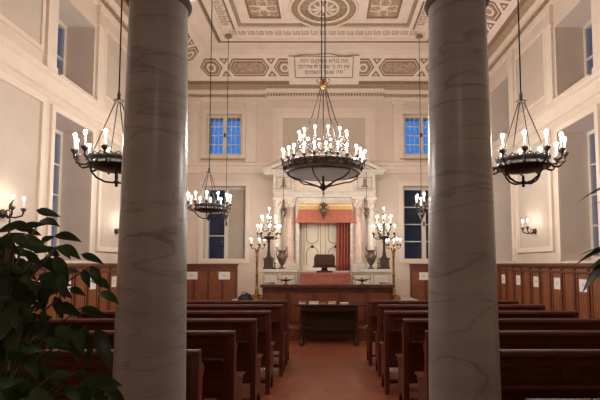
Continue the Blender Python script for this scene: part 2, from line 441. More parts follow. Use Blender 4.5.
for line, v, fw in (("מה נורא המקום הזה", .69, 1.36), ("אין זה כי אם בית אלהים", .515, 1.44), ("וזה שער השמים", .34, 1.08)):
    cu = bpy.data.curves.new('lettering', 'FONT'); cu.body = line[::-1]; cu.align_x = 'CENTER'; cu.size = .165; cu.extrude = .004; cu.offset = .0
    fo = bpy.data.objects.new('lettering_source', cu); C.objects.link(fo)
    dg = bpy.context.evaluated_depsgraph_get(); me = bpy.data.meshes.new_from_object(fo.evaluated_get(dg))
    bpy.data.objects.remove(fo)
    me.materials.clear(); me.materials.append(M['text'])
    up = (cove_pt(0, 1, 'b')[0]-cove_pt(0, 0, 'b')[0]).normalized(); nn = cove_pt(0, 0, 'b')[1]
    R = Matrix((Vector((1,0,0)), up, nn)).transposed().to_4x4()
    xs = [p.co.x for p in me.vertices]; wdt = max(xs)-min(xs); fx = fw/wdt
    me.transform(Matrix.Translation(cove_world(CX, v, .04)-ins.location) @ R @ Matrix.Diagonal((fx, 1, 1, 1)))
    obj('lettering', me, ins)

# wall panel mouldings, pilasters, window casings
TN = [60]
def tn(): TN[0] += 1; return 'trim_%d' % TN[0]
def side_frame(sg, y0, y1, z0, z1, w, d, m='trim', fill=None):
    mb = MB(); a = sorted((sg*W, sg*(W-d)))
    mb.box(*a, y0, y1, z0, z0+w); mb.box(*a, y0, y1, z1-w, z1); mb.box(*a, y0, y0+w, z0+w, z1-w); mb.box(*a, y1-w, y1, z0+w, z1-w)
    struct(mb, tn(), m)
    if fill:
        a = sorted((sg*W, sg*(W-.008))); struct(MB().box(*a, y0+w, y1-w, z0+w, z1-w), tn(), fill)
def side_box(sg, y0, y1, z0, z1, d, mb): a = sorted((sg*W, sg*(W-d))); mb.box(*a, y0, y1, z0, z1); return mb
for sg in (-1, 1):
    for y0, y1 in ((5.25, 6.65), (8.5, 9.9), (11.75, 12.9), (2.2, 3.4)):
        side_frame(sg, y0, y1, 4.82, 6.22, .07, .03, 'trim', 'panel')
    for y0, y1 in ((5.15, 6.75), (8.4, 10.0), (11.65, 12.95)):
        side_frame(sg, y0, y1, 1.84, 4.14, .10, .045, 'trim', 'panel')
    for a, b in BAYS:
        for y in (a-.30, b+.06):                    # upper pilasters with capitals
            mb = MB(); side_box(sg, y, y+.24, 4.61, 6.46, .05, mb); side_box(sg, y-.02, y+.26, 4.61, 4.70, .065, mb)
            side_box(sg, y-.02, y+.26, 6.09, 6.12, .07, mb); side_box(sg, y-.03, y+.27, 6.36, 6.46, .08, mb)
            for q in (.03, .09, .15, .21): side_box(sg, y+q-.02, y+q+.02, 6.12, 6.36, .065, mb)
            struct(mb, tn(), 'trim')
        mb = MB()
        for y in (a-.09, b): side_box(sg, y, y+.09, 1.66, 4.02, .035, mb)
        side_box(sg, a-.09, b+.09, 4.02, 4.11, .035, mb)
        struct(mb, tn(), 'trim')
        s = MB(); s.prism([(sg*(W+.5), 4.60), (sg*(W-.09), 4.60), (sg*(W-.09), 4.63), (sg*(W+.5), 4.715)], 'y', a+.001, b-.001)
        struct(s, tn(), 'sill')
# back wall
def back_box(mb, x0, x1, z0, z1, d): return mb.box(x0, x1, D-d, D, z0, z1)
def bx(px): return at(px, 120, D).x
for px in (194, 251.5, 398, 455):
    x = bx(px); mb = MB()
    back_box(mb, x-.15, x+.15, 4.61, 6.46, .05); back_box(mb, x-.17, x+.17, 4.61, 4.70, .065)
    back_box(mb, x-.17, x+.17, 6.11, 6.14, .07); back_box(mb, x-.19, x+.19, 6.36, 6.46, .08)
    for q in (-.12, -.04, .04, .12): back_box(mb, x+q-.022, x+q+.022, 6.14, 6.36, .07)
    struct(mb, tn(), 'trim')
def back_frame(x0, x1, z0, z1, w, d, m='trim', fill=None):
    mb = MB(); back_box(mb, x0, x1, z0, z0+w, d); back_box(mb, x0, x1, z1-w, z1, d); back_box(mb, x0, x0+w, z0+w, z1-w, d); back_box(mb, x1-w, x1, z0+w, z1-w, d)
    struct(mb, tn(), m)
    if fill: struct(MB().box(x0+w, x1-w, D-.008, D, z0+w, z1-w), tn(), fill)
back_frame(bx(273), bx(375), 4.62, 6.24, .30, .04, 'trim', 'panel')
back_frame(bx(276), bx(372), 4.62, 6.17, .05, .06)
for h in bw[:2]: back_frame(h[0]-.12, h[1]+.12, h[2]-.12, h[3]+.12, .118, .03); struct(MB().box(h[0]-.14, h[1]+.14, D-.07, D, h[2]-.15, h[2]-.11), tn(), 'tan')
for h in bw[2:]: back_frame(h[0]-.14, h[1]+.14, 1.62, h[3]+.14, .138, .035)

# windows
def window(n, ax, plane, a0, a1, z0, z1, rows, cols=1, shut=None, tint='glass'):
    root = obj('window_%d' % n, None, None, ((a0+a1)/2, plane, z0) if ax == 'y' else (plane, (a0+a1)/2, z0)); root['kind'] = 'structure'
    def B(mb, p, q, r, s, t0, t1):
        return mb.box(p, q, plane+t0, plane+t1, r, s) if ax == 'y' else mb.box(plane+t0, plane+t1, p, q, r, s)
    fr = MB(); fw = .075
    B(fr, a0, a1, z0, z0+fw, -.04, .04); B(fr, a0, a1, z1-fw, z1, -.04, .04); B(fr, a0, a0+fw, z0+fw, z1-fw, -.04, .04); B(fr, a1-fw, a1, z0+fw, z1-fw, -.04, .04)
    m = (a0+a1)/2; B(fr, m-.06, m+.06, z0+fw, z1-fw, -.05, .04)
    fr.world('window_frame', 'winframe', root)
    bars = MB()
    for c0, c1 in ((a0+fw, m-.06), (m+.06, a1-fw)):
        for k in range(1, rows): z = z0+fw+(z1-z0-2*fw)*k/rows; B(bars, c0, c1, z-.014, z+.014, -.03, .03)
        for k in range(1, cols): a = c0+(c1-c0)*k/cols; B(bars, a-.008, a+.008, z0+fw, z1-fw, -.02, .02)
    bars.world('glazing_bars', 'winframe', root)
    g = MB(); B(g, a0+fw, m-.06, z0+fw, z1-fw, -.004, .004); B(g, m+.06, a1-fw, z0+fw, z1-fw, -.004, .004)
    g.world('glazing', 'glass', root)
    l = MB(); B(l, m-.02, m+.02, (z0+z1)/2-.05, (z0+z1)/2+.07, -.085, -.05); l.world('latch', 'iron', root)
    if shut:
        s = MB(); B(s, m+.065, a1-fw+.01, z0+fw-.01, z1-fw+.01, -.05, -.042); B(s, m+.10, a1-fw-.04, z0+fw+.04, z0+.7*(z1-z0)/2, -.062, -.05); B(s, m+.10, a1-fw-.04, z0+.8*(z1-z0)/2, z0+1.25*(z1-z0)/2, -.062, -.05); B(s, m+.10, a1-fw-.04, z0+1.35*(z1-z0)/2, z1-fw-.04, -.062, -.05); s.world('closed_shutter', 'shutter', root)
WN = 1
for h in bw[:2]: window(WN, 'y', D+.16, h[0], h[1], h[2], h[3], 4, 3); WN += 1
window(WN, 'y', D+.30, *bw[2], 3, 1, shut=True); WN += 1
window(WN, 'y', D+.30, *bw[3], 4); WN += 1
for sg in (-1, 1):
    for a, b in BAYS:
        window(WN, 'x', sg*(W+.56), a, b, 4.70, 6.02, 2); WN += 1
        window(WN, 'x', sg*(W+.56), a, b, 1.66, 4.02, 4); WN += 1
# dark neighbouring walls outside the lower windows
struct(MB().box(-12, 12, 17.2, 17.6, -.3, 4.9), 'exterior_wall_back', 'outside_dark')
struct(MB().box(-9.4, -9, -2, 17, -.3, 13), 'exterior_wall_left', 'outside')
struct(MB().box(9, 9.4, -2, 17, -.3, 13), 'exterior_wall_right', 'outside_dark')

# wainscot: side walls and cupboards on the back wall
PW = .415
def wainscot(sg, n):
    root = obj('trim_%d' % n, None, None, (sg*W, 6.0, 0)); root['kind'] = 'structure'
    b = MB(); side_box(sg, 2.95, D, 0, 1.6, .03, b); b.world('boarding', 'wains', root)
    s = MB(); side_box(sg, 2.95, D, 0, .14, .065, s); side_box(sg, 2.95, D, 1.44, 1.48, .055, s); side_box(sg, 2.95, D, 1.53, 1.565, .06, s)
    k = 0
    while 7.52+.2075+PW*(k-11) < D-.1:
        y = 7.52+.2075+PW*(k-11); k += 1
        if y > 3: side_box(sg, y-.03, y+.03, .14, 1.53, .05, s)
    s.world('stiles', 'wains_dark', root)
    g = MB()
    for q in range(k):
        y = 7.47+.2075+PW*(q-11)
        if y > 3:
            for e in (-.042, .042): side_box(sg, y+e-.009, y+e+.009, .14, 1.44, .034, g)
    g.world('grooves', 'groove', root)
    c = MB(); side_box(sg, 2.95, D, 1.565, 1.615, .10, c); c.world('cap_rail', 'wains_dark', root)
wainscot(-1, 50); wainscot(1, 51)
def cupboard(n, x0, x1):
    root = obj('trim_%d' % n, None, None, ((x0+x1)/2, D, 0)); root['kind'] = 'structure'
    MB().box(x0, x1, D-.12, D, 0, 1.56).world('boarding', 'wains', root)
    s = MB().box(x0, x1, D-.14, D-.12, 1.46, 1.56); k = 4
    for i in range(k+1):
        x = x0+(x1-x0)*i/k; s.box(max(x0, x-.035), min(x1, x+.035), D-.14, D-.12, .14, 1.46)
    s.box(x0, x1, D-.1395, D-.12, 1.40, 1.44)
    s.box(x0, x1, D-.15, D-.12, 0, .14); s.world('stiles', 'wains_dark', root)
    MB().box(x0-.02, x1+.02, D-.17, D, 1.56, 1.61).world('cap_rail', 'wains_dark', root)
cupboard(52, -W+.11, bx(239.5)); cupboard(53, bx(408), W-.11)

# paper cards fixed to the wainscot
def card(loc, ax, sg, w, h, label):
    if ax == 'x': a = sorted((0, -sg*.004)); mb = MB().box(*a, -w/2, w/2, -h/2, h/2)
    else: mb = MB().box(-w/2, w/2, -.004, 0, -h/2, h/2)
    t = thing('paper_notice', label, 'notice', loc, 'paper notices on the wainscot')
    mb.build('sheet', 'paper', t)
    g = MB()
    for k in range(2):
        z = .02-k*.035; ww = w*(.18 if k else .26)
        if ax == 'x': a = sorted((-sg*.004, -sg*.0055)); g.box(*a, -ww/2, ww/2, z-.005, z+.005)
        else: g.box(-ww/2, ww/2, -.0055, -.004, z-.005, z+.005)
    g.build('printed_lines', 'ink', t)
ords = ['first', 'second', 'third', 'fourth', 'fifth', 'sixth']
for sg, wn in ((1, 'right'), (-1, 'left')):
    for k in range(5 if sg > 0 else 6):
        y = 10.79-.83*k
        card((sg*(W-.031), y, 1.245), 'x', sg, .24, .21, 'white paper notice on the %s wall wainscot, %s counting from the ark end' % (wn, ords[k]))
def cupz(px, py): p = at(px, py, D-.12); return (p.x, D-.141, p.z)
card(cupz(192, 275.5), 'y', 0, .33, .22, 'white paper notice on the left back cupboard, beside the column')
card(cupz(224.5, 275.5), 'y', 0, .33, .22, 'white paper notice on the left back cupboard, under the window with the shutter')
card(cupz(423.5, 276), 'y', 0, .26, .22, 'white paper notice on the right back cupboard, beside the column')

# ------------------------------------------------------------------ marble columns
def column(x, label):
    t = thing('marble_column', label, 'column', (x, 2.6, 0), 'veined marble columns')
    sh = [(.214,.26),(.205,.30),(.200,.36)]+[(.200-.034*((z-.36)/2.70)**1.25, z) for z in [.36+2.70*k/14 for k in range(1, 15)]]
    sh += [(.166,3.24)]
    MB().lathe(sh, n=64).build('shaft', 'column', t)
    MB().box(-.29,.29,-.29,.29,0,.10).lathe([(.285,.10),(.30,.14),(.285,.18),(.25,.20),(.245,.22),(.26,.235),(.25,.26)], n=48).build('base', 'column', t)
    MB().lathe([(.168,3.125),(.182,3.135),(.190,3.155),(.182,3.175),(.168,3.185)], n=48).build('necking_ring', 'neck', t)
    MB().lathe([(.176,3.22),(.188,3.24),(.245,3.29),(.265,3.34),(.265,3.36)], n=48).box(-.29,.29,-.29,.29,3.36,3.5).build('capital', 'trim', t)
column(-.992, 'tall grey veined marble column beside the broad-leaved plant')
column(.788, 'tall grey veined marble column on the palm side of the aisle')

# ------------------------------------------------------------------ pews
L = 2.40
def make_pew():
    t = thing('wooden_pew', 'x', 'pew', (0,0,0), 'dark wooden pews')
    b = MB(); b.box(.05, L-.05, .012, .034, .40, .93)
    b.build('back_panel', 'pew', t)
    s = MB()
    for k in range(4):
        x = .05+(L-.1)*k/3; s.box(max(.05, x-.06), min(L-.05, x+.06), .0, .042, .46, .90)
    s.box(.05, L-.05, 0, .042, .36, .46); s.box(.05, L-.05, 0, .042, .90, .965)
    s.build('back_frame', 'pew', t)
    MB().prism([(-.014,.965),(-.020,.985),(-.016,1.006),(0,1.018),(.045,1.018),(.058,1.0),(.058,.975),(.05,.965)], 'x', .0, L).build('top_rail', 'pew', t)
    MB().prism([(.034,.43),(.40,.445),(.42,.46),(.41,.475),(.38,.48),(.034,.465)], 'x', .05, L-.05).build('seat', 'pew', t)
    MB().box(.05, L-.05, .17, .27, .09, .12).build('foot_rail', 'pew', t)
    MB().prism([(-.10,.80),(.0,.79),(.0,.765),(-.10,.775)], 'x', .08, L-.08).build('book_ledge', 'pew', t)
    prof = [(-.012,0),(-.012,1.0),(.05,1.0),(.065,.93),(.10,.915),(.128,.895),(.14,.87),(.132,.845),(.105,.825),(.092,.78),(.095,.64),(.12,.585),(.20,.565),(.40,.56),(.445,.545),(.45,.515),(.42,.495),(.40,.47),(.385,.40),(.40,.10),(.415,.0),(.33,.0),(.325,.09),(.28,.17),(.20,.20),(.12,.17),(.08,.09),(.075,0)]
    me = MB().prism(prof, 'x', 0, .055).mesh('end_panel', 'pew_end')
    obj('end_panel', me, t, (0,0,0)); obj('end_panel', me, t, (L-.055,0,0))
    am = MB().prism([(.19,.565),(.20,.578),(.44,.572),(.462,.55),(.45,.535),(.43,.555)], 'x', -.018, .073).mesh('arm_cap', 'pew_end')
    obj('arm_cap', am, t); obj('arm_cap', am, t, (L-.055,0,0))
    bv = t
    for o in t.children:
        md = o.modifiers.new('edge', 'BEVEL'); md.width = .005; md.segments = 2; md.limit_method = 'ANGLE'
    return t
pew = make_pew()
rowY = [7.27, 6.52, 5.64, 4.82, 3.96, 3.09]
rx = [.70, .76, .74, .83, .88, .84]
lx = [-.60, -.60, -.68, -.73, -.785, -.85]
rn = ['front row beside the reading table', 'second row from the reading table', 'third row from the reading table', 'fourth row from the reading table', 'fifth row from the reading table', 'sixth row, just beyond the marble column']
first = True
for i in range(6):
    for sgn, x in ((1, rx[i]), (-1, lx[i]-L)):
        lab = 'dark wooden pew on the %s of the aisle, %s' % ('right' if sgn > 0 else 'left', rn[i])
        if first: pew.location = (x, rowY[i], 0); pew['label'] = lab; first = False
        else: copy_tree(pew, (x, rowY[i], 0), lab)
copy_tree(pew, (.87, 1.955, 0), 'dark wooden pew in front of the right marble column, only its top rail showing')

# ------------------------------------------------------------------ lights: bulbs and candles
BULB = MB().lathe([(0,.0),(.008,.003),(.010,.010),(.014,.020),(.0165,.029),(.0145,.038),(.009,.045),(0,.048)], n=10)
SMALL = [BULB.mesh('bulb', 'bulb'), BULB.mesh('bulb', 'dimbulb')]
def candle_mesh(h): return MB().lathe([(.0105,0),(.0105,h-.004),(.008,h)], n=10).mesh('candle', 'candle')
CUP = MB().lathe([(.006,-.05),(.010,-.03),(.018,-.02),(.034,-.002),(.036,.006),(.016,.008),(.016,.03),(.013,.03)], n=12).mesh('candle_cup', 'bronze')
DISH = MB().lathe([(.012,0),(.038,.008),(.040,.013),(.036,.011),(.012,.006)], n=16).mesh('drip_dish', 'glassdish')
def candle(root, x, y, z, h, cm, dish=True, dim=0):
    c = obj('candle', cm, root, (x, y, z+.008)); obj('bulb', SMALL[dim], c, (0,0,h))
    k = obj('candle_cup', CUP, root, (x, y, z))
    if dish: obj('drip_dish', DISH, k, (0,0,.006))
def arc(r0, z0, pts, a): return [(r*cos(a), r*sin(a), z) for r, z in pts]
def make_chandelier(label):
    """ring chandelier with twelve scrolled arms; origin at ring level, hung from a rod to the ceiling"""
    t = thing('chandelier', label, 'chandelier', (0,0,0), 'ring chandeliers along the sides of the hall')
    R = .25
    MB().ring([(R+.01,.055),(R+.02,.04),(R,.02),(R+.005,-.02),(R+.025,-.035),(R+.01,-.05),(R-.015,-.05),(R-.015,.055)], n=40).build('ring', 'iron', t)
    MB().lathe([(R-.02,-.045),(R-.03,-.062),(R-.08,-.08),(.05,-.092),(0,-.094)], n=32).build('bowl', 'bronze', t)
    o = MB()
    for k in range(20):
        a = 2*PI*k/20; c, s_ = cos(a), sin(a)
        o.tube([((R+.012)*c, (R+.012)*s_, .045), ((R+.02)*cos(a+.16), (R+.02)*sin(a+.16), .075), ((R+.012)*cos(a+.32), (R+.012)*sin(a+.32), .05)], .007, 5)
    o.build('pierced_crest', 'iron', t)
    for k in range(4):
        a = k*PI/2+.4
        MB().tube(arc(0,0,[(R,-.04),(R-.01,-.10),(R-.06,-.16),(.11,-.20),(.03,-.205)], a), .011, 6).build('rib', 'iron', t)
    MB().lathe([(0,-.25),(.014,-.245),(.018,-.23),(.012,-.22),(.03,-.21),(.03,-.19),(.015,-.18),(.012,-.12)], n=12).build('finial', 'iron', t)
    cm = candle_mesh(.125)
    for k in range(12):
        a = 2*PI*k/12+.16; rc = .40
        MB().tube(arc(0,0,[(R+.01,-.005),(R+.04,-.045),(R+.085,-.055),(R+.12,-.035),(R+.10,-.01),(R+.125,.0),(rc-.03,-.02),(rc,.0),(rc,.03)], a), [.013,.012,.012,.01,.008,.008,.012,.011,.009], 6).build('arm', 'iron', t)
        candle(t, rc*cos(a), rc*sin(a), .07, .125, cm)
    hub = .68
    for k in range(4):
        a = k*PI/2+.75
        MB().tube([((R)*cos(a), (R)*sin(a), .05), (.025*cos(a), .025*sin(a), hub)], .006, 5).build('chain', 'iron', t)
    MB().lathe([(.0,hub-.04),(.02,hub-.03),(.05,hub-.01),(.055,hub),(.02,hub+.01),(.015,hub+.04),(.02,hub+.06),(.012,hub+.09),(.0,hub+.10)], n=14).build('hub', 'bronze', t)
    MB().tube([(0,0,hub+.08), (0,0,H-2.68)], .008, 8).build('hanging_rod', 'iron', t)
    return t
ZR = 2.66
ch = make_chandelier('ring chandelier half hidden behind the left column, over the left pews')
ch.location = (-2.20, 4.7, ZR); 
copy_tree(ch, (2.10, 4.72, ZR), 'ring chandelier on the right, over the nearer right-hand pews')
copy_tree(ch, (-2.20, 8.45, ZR), 'ring chandelier in front of the shuttered back window at left')
copy_tree(ch, (2.14, 8.5, ZR), 'ring chandelier mostly hidden by the right column, a few candles showing')
# rods end in the ceiling
def make_grand():
    t = thing('grand_chandelier', 'large two-tier bronze chandelier hanging over the aisle before the ark', 'chandelier', (-.03, 7.5, 3.22))
    R = .62
    MB().ring([(R+.02,.06),(R+.04,.045),(R+.015,.02),(R+.0,-.06),(R+.02,-.08),(R-.005,-.115),(R-.04,-.115),(R-.03,.06)], n=64).build('ring', 'bronze', t)
    MB().lathe([(R-.05,-.105),(R-.11,-.125),(R-.2,-.133),(.2,-.138),(.08,-.14),(0,-.14)], n=48).build('bowl', 'pierced', t)
    o = MB()
    for k in range(48):
        a = 2*PI*k/48; r = R+.022
        o.tube([(r*cos(a), r*sin(a), -.03), ((r+.02)*cos(a+.03), (r+.02)*sin(a+.03), .015), (r*cos(a+.06), r*sin(a+.06), .07), (r*cos(a+.09), r*sin(a+.09), .05)], .008, 5)
    o.build('pierced_crest', 'bronze', t)
    for k in range(6):
        a = k*PI/3+.25
        MB().tube(arc(0,0,[(R-.01,-.10),(R-.03,-.16),(R-.14,-.22),(.36,-.24),(.2,-.285),(.05,-.33)], a), .013, 6).build('rib', 'iron', t)
    MB().lathe([(0,-.40),(.02,-.39),(.035,-.37),(.075,-.345),(.08,-.325),(.04,-.30),(.02,-.26),(.02,-.15)], n=14).build('finial', 'iron', t)
    cm = candle_mesh(.13)
    for k in range(24):
        a = 2*PI*k/24+.07; rc = .70 if k % 2 else .67
        MB().tube(arc(0,0,[(R,-.02),(R+.04,-.05),(rc-.02,-.035),(rc,.0),(rc,.045)], a), .010, 6).build('arm', 'iron', t)
        candle(t, rc*cos(a), rc*sin(a), .085, .13, cm, True)
    MB().ring([(.40,.375),(.41,.36),(.40,.33),(.375,.33),(.375,.375)], n=48).build('upper_ring', 'bronze', t)
    MB().lathe([(.02,-.15),(.03,.0),(.07,.1),(.11,.18),(.13,.24),(.10,.27),(.05,.30),(.03,.38),(.05,.42),(.02,.46),(.012,.46)], n=20).build('stem', 'bronze', t)
    for k in range(12):
        a = 2*PI*k/12+.2
        MB().tube(arc(0,0,[(.05,.29),(.15,.25),(.26,.28),(.36,.335),(.41,.35),(.41,.39)], a), .009, 6).build('upper_arm', 'iron', t)
        candle(t, .41*cos(a), .41*sin(a), .42, .13, cm)
    hub = 1.42
    for k in range(6):
        a = k*PI/3+.02
        if k % 3 != 1: MB().tube([((.40)*cos(a), (.40)*sin(a), .37), (.20*cos(a), .20*sin(a), .85), (.03*cos(a), .03*sin(a), hub)], .010, 6).build('chain', 'bronze', t)
        MB().tube([((R-.01)*cos(a), (R-.01)*sin(a), .05), (.40*cos(a), .40*sin(a), .36)], .005, 5).build('lower_chain', 'iron', t)
    m = MB().lathe([(.0,hub-.08),(.03,hub-.06),(.07,hub-.02),(.075,hub),(.03,hub+.02),(.025,hub+.06),(.05,hub+.09),(.015,hub+.12)], n=14)
    for k in range(6):
        a = k*PI/3; m.tube(arc(0,0,[(.03,hub+.02),(.09,hub+.05),(.11,hub+.1),(.08,hub+.12)], a), .010, 5)
    m.build('hub', 'gold', t)
    MB().tube([(-.028,0,hub+.1), (-.028,0,H-3.22-.05)], .009, 8).build('hanging_rod', 'iron', t)
    MB().tube([(.03,0,hub+.1), (.03,0,H-3.22-.05)], .010, 8).build('hanging_rod', 'iron', t)
    MB().tube([(0,0,.4), (0,0,hub)], .008, 8).build('centre_chain', 'iron', t)
make_grand()

# globe lamp under the gallery, over the entrance behind the viewer
t = thing('globe_lamp', 'opal globe lamp under the entrance gallery, behind the viewer', 'lamp', (.1, -.5, 3.62))
MB().lathe([(0,-.30),(.07,-.285),(.11,-.22),(.12,-.17),(.10,-.11),(.06,-.07),(.05,-.07)], n=24).build('globe', 'globe', t)
MB().lathe([(.055,-.08),(.055,-.05),(.012,-.04),(.012,-.02),(.06,-.015),(.06,0)], n=16).build('mount', 'bronze', t)

# hanging sanctuary lamps
def oil_lamp(name, label, loc, s, rod_len, grp, rosette=False):
    t = thing(name, label, 'lamp', loc, grp)
    MB().lathe([(0,-.25*s),(.015*s,-.23*s),(.02*s,-.18*s),(.05*s,-.13*s),(.085*s,-.06*s),(.10*s,0),(.085*s,.03*s),(.05*s,.06*s),(.06*s,.10*s),(.10*s,.13*s),(.10*s,.15*s),(.05*s,.17*s),(.03*s,.20*s)], n=20).build('body', 'pewter', t)
    for k in range(3):
        a = k*2*PI/3+.5
        MB().tube([(.09*s*cos(a), .09*s*sin(a), .02*s), (.14*s*cos(a), .14*s*sin(a), .06*s), (.13*s*cos(a), .13*s*sin(a), .12*s), (.09*s*cos(a), .09*s*sin(a), .14*s)], .010*s, 6).build('scroll_handle', 'pewter', t)
        MB().tube([(.09*s*cos(a), .09*s*sin(a), .15*s), (.01*cos(a), .01*sin(a), .42*s)], .004, 5).build('chain', 'iron', t)
    MB().lathe([(.0,.40*s),(.02*s,.41*s),(.035*s,.44*s),(.01*s,.47*s)], n=10).build('cap', 'pewter', t)
    MB().tube([(0,0,.44*s), (0,0,rod_len)], .0075, 6).build('hanging_rod', 'iron', t)
    if rosette: MB().lathe([(.0,rod_len-.06),(.05,rod_len-.05),(.09,rod_len-.02),(.09,rod_len)], n=14).build('rosette', 'brown', t)
    return t
g = 'hanging oil lamps'
p = at(226, 213.5, 11.25); oil_lamp('hanging_oil_lamp', 'small dark hanging lamp on a long rod before the left back window', p, .85, H-p.z-.03, g, True)
p = at(421.5, 213.5, 11.25); oil_lamp('hanging_oil_lamp', 'small dark hanging lamp on a long rod beside the right column', p, .85, H-p.z-.03, g, True)

# ------------------------------------------------------------------ sconces
def make_sconce(label):
    t = thing('wall_sconce', label, 'sconce', (0,0,0), 'two-candle wall sconces')   # wall behind at x=0, arms towards -x
    MB().lathe([(0,.05),(.04,.045),(.06,.02),(.06,0)], n=16).xf(Matrix.Rotation(-PI/2, 4, 'Y')).build('wall_plate', 'bronze', t)
    cm = candle_mesh(.12)
    for s in (-1, 1):
        MB().tube([(-.03,0,0),(-.08,s*.02,-.04),(-.14,s*.05,-.05),(-.20,s*.10,-.02),(-.21,s*.11,.03)], .012, 7).build('arm', 'iron', t)
        candle(t, -.21, s*.11, .06, .12, cm, True, 1)
    MB().tube([(-.03,0,0),(-.07,0,.05),(-.11,0,.03),(-.10,0,-.01)], .009, 6).lathe([(0,-.06),(.02,-.045),(.012,-.02)], (-.08,0,-.01), 8).build('scroll', 'iron', t)
    return t
sn = make_sconce('two-candle wall sconce on the right wall panel above the wainscot')
sn.location = (W-.008, 9.15, 2.27)
def flip(o, loc, label):
    c = copy_tree(o, loc, label); c.rotation_euler = (0, 0, PI); return c
flip(sn, (-W+.008, 9.2, 2.27), 'two-candle wall sconce half hidden behind the left column')
flip(sn, (-W+.008, 5.95, 2.27), 'two-candle wall sconce above the broad-leaved plant')

# ------------------------------------------------------------------ dais, parapet, reading table
DZ = .66
struct(MB().box(-2.45, 2.45, 9.78, D-.001, 0, DZ), 'floor_dais', 'dais')
px0, px1 = at(262.5, 300, 9.7).x, at(392.5, 300, 9.7).x
PT = at(300, 284.5, 9.66).z
t = thing('wooden_parapet', 'panelled reddish wooden parapet enclosing the platform before the ark', 'parapet', ((px0+px1)/2, 9.7, 0))
b = MB().box(px0, px1, 9.68, 9.775, 0, PT-.06).box(px0, px0+.08, 9.78, 11.0, DZ, PT-.06).box(px1-.08, px1, 9.78, 11.0, DZ, PT-.06); b.world('boarding', 'para', t)
MB().box(px0-.04, px1+.04, 9.60, 9.86, PT-.06, PT).box(px0-.04, px0+.12, 9.86, 11.0, PT-.06, PT).box(px1-.12, px1+.04, 9.86, 11.0, PT-.06, PT).world('top_rail', 'para_dark', t)
MB().prism([(9.68,0),(9.50,0),(9.50,.26),(9.53,.29),(9.62,.31),(9.68,.31)], 'x', px0-.02, px1+.02).world('plinth_step', 'para', t)
s = MB(); n = 5
for k in range(n+1):
    x = px0+(px1-px0)*k/n; s.box(max(px0, x-.05), min(px1, x+.05), 9.655, 9.68, .40, PT-.15)
s.box(px0, px1, 9.655, 9.68, PT-.15, PT-.06).box(px0, px1, 9.655, 9.68, .31, .40)
s.world('stiles', 'para_dark', t)
# table
tz = at(325, 303.5, 9.1).z; tx0, tx1 = at(294, 303, 9.1).x, at(364, 303, 9.1).x
t = thing('reading_table', 'dark trestle reading table in front of the wooden parapet', 'table', ((tx0+tx1)/2, 9.15, 0))
MB().box(tx0, tx1, 8.86, 9.42, tz-.035, tz).world('table_top', 'table', t)
MB().box(tx0+.14, tx1-.14, 8.93, 9.36, tz-.13, tz-.035).world('apron', 'table', t)
for x in (tx0+.16, tx1-.16):
    for y in (8.95, 9.34):
        MB().lathe([(.04,.02),(.04,.10),(.025,.12),(.032,.2),(.045,.30),(.03,.42),(.022,.46),(.035,.50),(.035,tz-.13)], (x, y, 0), 14).world('leg', 'table', t)
    MB().box(x-.035, x+.035, 8.90, 9.39, .0, .05).world('trestle_foot', 'table', t)
MB().box(tx0+.16, tx1-.16, 9.13, 9.17, .28, .34).world('stretcher', 'table', t)
MB().box(tx0+.2, tx1-.2, 9.30, 9.32, .10, tz-.13).world('modesty_panel', 'table', t)
cov = [mat('cover_cream', (206, 184, 160), .7), mat('cover_rose', (160, 112, 96), .7), mat('cover_ochre', (186, 132, 82), .7), mat('cover_white', (224, 212, 198), .7)]
for i, c in enumerate(cov): M['cov%d' % i] = c
for px, w, th, c, lab in ((302.5, .14, .045, 1, 'rose covered book at the left end of the reading table'), (314, .20, .055, 0, 'pale thick book on the reading table, second from the left end'), (323.5, .12, .02, 1, 'thin rose book lying flat mid reading table'), (332, .16, .05, 2, 'ochre book standing out on the reading table'), (344, .17, .03, 3, 'thin white book near the right end of the reading table')):
    x = at(px, 302, 9.05).x
    k = thing('prayer_book', lab, 'book', (x, 9.0, tz), 'prayer books on the reading table')
    MB().box(-w/2, w/2, -.07, .07, 0, .006).box(-w/2, w/2, -.07, .07, th-.006, th).box(-w/2, -w/2+.008, -.07, .07, .006, th-.006).build('cover', 'cov%d' % c, k)
    MB().box(-w/2+.008, w/2-.006, -.064, .064, .006, th-.006).build('pages', 'paper', k)
# small brass lamps standing on the parapet rail
for px, lab in ((286, 'shallow footed brass lamp on the parapet rail below the left urn'), (362, 'shallow footed brass lamp on the parapet rail below the right urn')):
    x = at(px, 284, 9.75).x
    k = thing('footed_oil_lamp', lab, 'lamp', (x, 9.74, PT), 'footed lamps on the parapet')
    MB().lathe([(.05,0),(.055,.01),(.02,.02),(.015,.05),(.04,.07)], n=16).build('foot', 'pewter', k)
    MB().lathe([(.03,.065),(.09,.08),(.13,.10),(.14,.115),(.12,.11),(0,.095)], n=20).build('bowl', 'pewter', k)
    for s in (-1, 1): MB().tube([(s*.12,0,.105),(s*.18,0,.10),(s*.20,0,.13),(s*.17,0,.15),(s*.15,0,.13)], .008, 6).build('handle', 'pewter', k)
    MB().lathe([(.03,.10),(.035,.12),(.02,.15),(0,.155)], n=12).build('wick_cap', 'terra_dark', k)
